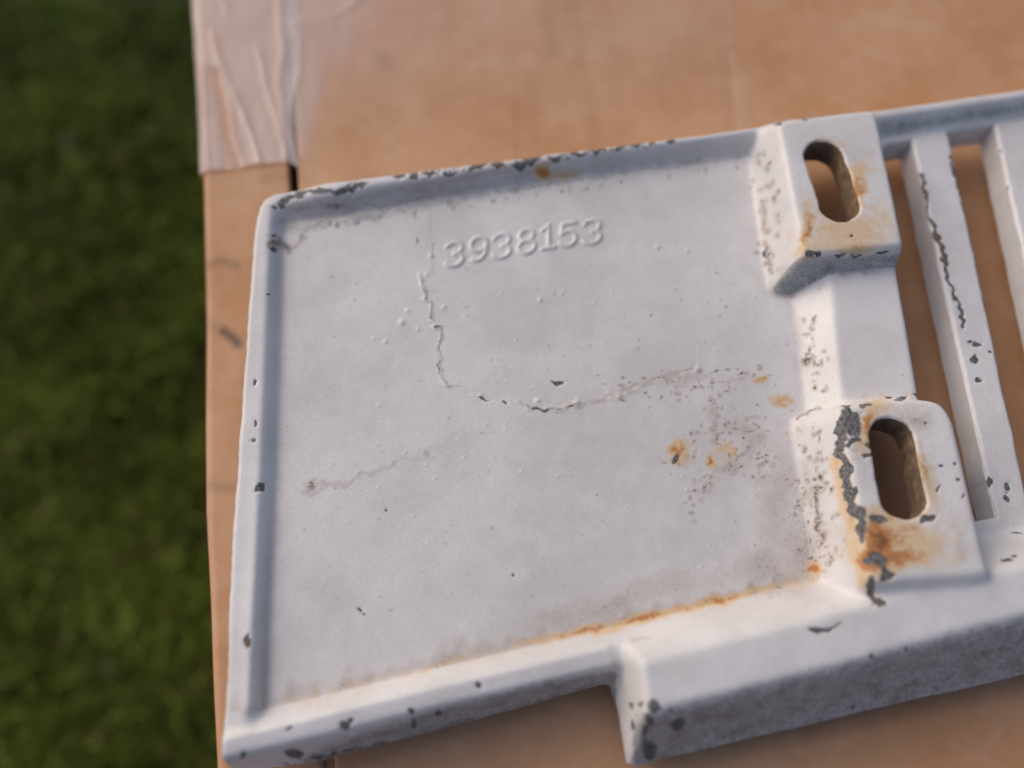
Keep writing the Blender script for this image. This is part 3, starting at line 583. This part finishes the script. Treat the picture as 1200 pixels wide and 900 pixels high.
soft(DIRT_SHADE, 1082, 548, 8, 28, -.1, .95); soft(DIRT_SHADE, 1072, 492, 20, 10, .4, .7); soft(DIRT_SHADE, 1128, 640, 8, 26, .1, .4); soft(DIRT_SHADE, 1012, 520, 14, 40, .1, .3)
stroke(DIRT_SHADE, [(740, 752), (760, 748)], 2, .3, 1)
for _ in range(130):
    u = rng.uniform(330, 930); v = rng.uniform(250, 720); blob(DIRT_SHADE, u, v, rng.uniform(.8, 1.8), rng.uniform(.7, 1.5), 0, rng.uniform(.45, .85))
# grey worn outer walls, their shade also put into the grey
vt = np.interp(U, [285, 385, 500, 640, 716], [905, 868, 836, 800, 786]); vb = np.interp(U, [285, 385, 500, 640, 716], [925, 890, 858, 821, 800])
put(GRIME_SHADE, np.where((U < 722) & in_lip, 1.0*sstep(-0.6, 0.6, (VV-vt)/np.maximum(vb-vt, 1))*np.interp(U, [285, 340, 400, 520], [0, .35, .75, 1]), 0))
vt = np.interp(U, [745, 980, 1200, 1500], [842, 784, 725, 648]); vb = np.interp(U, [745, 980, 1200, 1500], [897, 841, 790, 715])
put(GRIME_SHADE, np.where((U > 742) & in_lip, 0.95*sstep(-0.55, 0.55, (VV-vt)/np.maximum(vb-vt, 1)), 0))
soft(GRIME_SHADE, 935, 600, 22, 90, .1, .30); soft(GRIME_SHADE, 830, 690, 120, 20, -.2, .2); soft(GRIME_SHADE, 900, 350, 14, 40, 0, .25)
put(DIRT_SHADE, np.interp(U, [318, 330, 430, 640, 690], [0, .72, .64, .6, 0])*(0.7+0.3*wv)*np.exp(-(line_d(top, U, VV+12)/9)**2))
put(DIRT_SHADE, 0.16*(lab0 := (di < 0)*(~in_lip)*sstep(0, 22, P(925, 400, 9)[0]-X))*(0.6+0.4*wv))
soft(RUST, 1085, 620, 70, 60, 0, .20); soft(RUST, 1040, 475, 60, 14, 0, .20)
soft(DIRT_SHADE, 995, 312, 75, 9, -.1, .75); soft(DIRT_SHADE, 918, 338, 16, 9, -.2, .85); soft(DIRT_SHADE, 990, 180, 40, 12, 0, .25); put(DIRT_SHADE, 0.6*((d_ub < 1.0) & (gy0 < -0.7))*(VV > 300)*(VV < 356))  # brown dirt under the upper boss, deepened to paint in the wall's shade
put(GRIME_SHADE, 0.66*((d_ub < 1.0) & (gy0 < -0.7))*sstep(300, 312, VV+0.09*(U-940))*(VV > 285)*(VV < 356))  # shade on the upper boss's lower wall, painted as grey
soft(GRIME_SHADE, 1120, 668, 45, 12, -.25, .25)  # crease shade where lower boss meets rail, put into the colour
tr = [(1037, 152), (1200, 126), (1470, 88)]
put(GRIME_SHADE, 0.58*np.exp(-(line_d(tr, U, VV)/10)**2)); put(GRIME_SHADE, 0.50*np.exp(-(line_d(top, U, VV-12)/8)**2)*(U < 885))  # painted shade along the inside of the top rail and rim

Zs = Zs-0.13*sstep(0.35, 0.6, Wr[CHIP]+0.25*vnoise(SH, 1.2)*(Wr[CHIP] > 0.1))
# -- normals
gyz, gxz = np.gradient(Zs, H); sy_, sx_ = np.gradient(S, H)
NX, NY, NZ = -gxz, -gyz, np.ones(SH); ln = np.sqrt(NX**2+NY**2+1); NX, NY, NZ = NX/ln, NY/ln, NZ/ln
gl = np.sqrt(sx_**2+sy_**2)+1e-6
near = np.abs(S) < 0.55*H
Xs = np.where(near, X-S*sx_/gl, X); Ys = np.where(near, Y-S*sy_/gl, Y)
Zf = np.where(near, Zs-(S*sx_/gl)*np.clip(gxz, -3, 3)-(S*sy_/gl)*np.clip(gyz, -3, 3), Zs)
ok = S > -0.55*H
fk = ok[:-1, :-1] & ok[1:, :-1] & ok[:-1, 1:] & ok[1:, 1:]
idx = np.arange(X.size).reshape(SH)
quads = np.stack([idx[:-1, :-1], idx[:-1, 1:], idx[1:, 1:], idx[1:, :-1]], -1)[fk]
# which part each face belongs to
names = ['back_panel', 'rim', 'bottom_lip', 'lower_rail', 'mounting_boss', 'mounting_boss', 'boss_web', 'top_rail']
lab = np.zeros(SH, dtype=np.int32)
lab[(di > -0.2)] = 1
lab[(di > -0.2) & (X > P(965, 150, 14)[0])] = 7
lab[in_lip] = 2; lab[rail_region] = 3
barlab = np.full(SH, -1)
bsel = bar_zone & (di < -0.2)
kbar = np.full(SH, -1)
for k in range(4):
    a, b2 = bar_edge(k, False); c, d = bar_edge(k, True)
    pl = PP([(a[0]-14, a[1]-6), (c[0]+12, c[1]-6), (d[0]+12, d[1]+4), (b2[0]-14, b2[1]+4)], 9)
    kbar[(sdf(pl, X, Y) < 0) & bsel & ~in_lip] = k
lab[bsel & ~in_lip] = 7
for k in range(4): lab[kbar == k] = 20+k
lab[(d_col < 0)] = 6; lab[d_ub < -0.1] = 4
lab[(d_lb < -0.1)] = 5
lab[digit_id > 0] = 40+digit_id[digit_id > 0]
ff = lab[:-1, :-1][fk]
# boundary edges -> side walls of real depth
E = np.concatenate([quads[:, [0, 1]], quads[:, [1, 2]], quads[:, [2, 3]], quads[:, [3, 0]]]); Ef = np.tile(ff, 4)
key = np.sort(E, 1); key = key[:, 0].astype(np.int64)*X.size+key[:, 1]
uq, inv, cnt = np.unique(key, return_inverse=True, return_counts=True)
bm_ = cnt[inv] == 1; BE, BF = E[bm_], Ef[bm_]
PV = np.stack([Xs.ravel(), Ys.ravel(), Zf.ravel()], -1); PN = np.stack([NX.ravel(), NY.ravel(), NZ.ravel()], -1)
ON = np.stack([-(sx_/gl).ravel(), -(sy_/gl).ravel(), np.zeros(X.size)], -1)
is_hole = (s_hole.ravel() < 1.0)
zlow = np.where(is_hole, PV[:, 2]-7.5, np.where((s_slot.ravel() < 1.2), 0.8, np.minimum(0.8, PV[:, 2]-0.5)))
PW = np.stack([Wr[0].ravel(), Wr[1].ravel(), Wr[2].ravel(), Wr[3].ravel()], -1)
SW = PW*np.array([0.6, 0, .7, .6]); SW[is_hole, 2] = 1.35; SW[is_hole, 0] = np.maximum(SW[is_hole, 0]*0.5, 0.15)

c0 = outer.mean(0)
cast = empty('grille_casting', (c0[0], c0[1], 0.0))
tag(cast, 'white painted cast metal grille panel, rusty and chipped, lying face down on the cardboard', 'grille')
def emit(label_id, name, label=None, parent=None):
    q = quads[ff == label_id]
    if len(q) == 0: return None
    e = BE[BF == label_id]
    used = np.unique(q); remap = np.full(X.size, -1); remap[used] = np.arange(len(used))
    V, N, A, F = [PV[used]], [PN[used]], [PW[used]], [remap[q]]
    n = len(used)
    if len(e):
        ue = np.unique(e); re_ = np.full(X.size, -1); re_[ue] = np.arange(len(ue)); m = len(ue)
        topv = PV[ue]; lowv = topv.copy(); lowv[:, 2] = zlow[ue]
        V += [topv, lowv]; N += [ON[ue], ON[ue]]; A += [SW[ue], SW[ue]]
        a, b2 = n+re_[e[:, 0]], n+re_[e[:, 1]]
        F.append(np.stack([a, a+m, b2+m, b2], -1))
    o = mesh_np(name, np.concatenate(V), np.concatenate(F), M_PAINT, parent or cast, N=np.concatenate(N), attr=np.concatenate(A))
    p = o.parent; loc = np.array(c0)
    o.matrix_parent_inverse = __import__('mathutils').Matrix.Translation((-c0[0]*MM, -c0[1]*MM, 0))
    if label: o['label'] = label
    return o
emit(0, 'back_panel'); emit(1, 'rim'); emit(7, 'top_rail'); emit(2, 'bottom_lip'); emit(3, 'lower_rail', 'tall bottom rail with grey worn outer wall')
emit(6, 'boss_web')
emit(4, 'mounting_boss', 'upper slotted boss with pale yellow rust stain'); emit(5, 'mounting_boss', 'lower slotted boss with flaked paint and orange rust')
for k in range(4): emit(20+k, 'grille_bar')
for k in range(7): emit(41+k, 'raised_digit', 'raised cast numeral ' + '3938153'[k])

def rib(p0, p1, wd):
    (ax, ay), (bx, by) = p0, p1; d = np.array([bx-ax, by-ay]); d /= np.linalg.norm(d); n = np.array([-d[1], d[0]])*wd/2
    c = [np.array(p0)+n, np.array(p1)+n, np.array(p1)-n, np.array(p0)-n]
    V = [(q[0], q[1], z) for z in (ZB+0.25, 8.0) for q in c]
    F = [(3, 2, 1, 0), (4, 5, 6, 7), (0, 1, 5, 4), (1, 2, 6, 5), (2, 3, 7, 6), (3, 0, 4, 7)]
    o = mesh_np('support_rib', V, F, M_PAINT, cast, smooth=False, attr=np.zeros((8, 4)))
    o.matrix_parent_inverse = __import__('mathutils').Matrix.Translation((-c0[0]*MM, -c0[1]*MM, 0))
rib(P(400, 330, 9), P(380, 760, 9), 3); rib(P(780, 270, 9), P(830, 650, 9), 3)
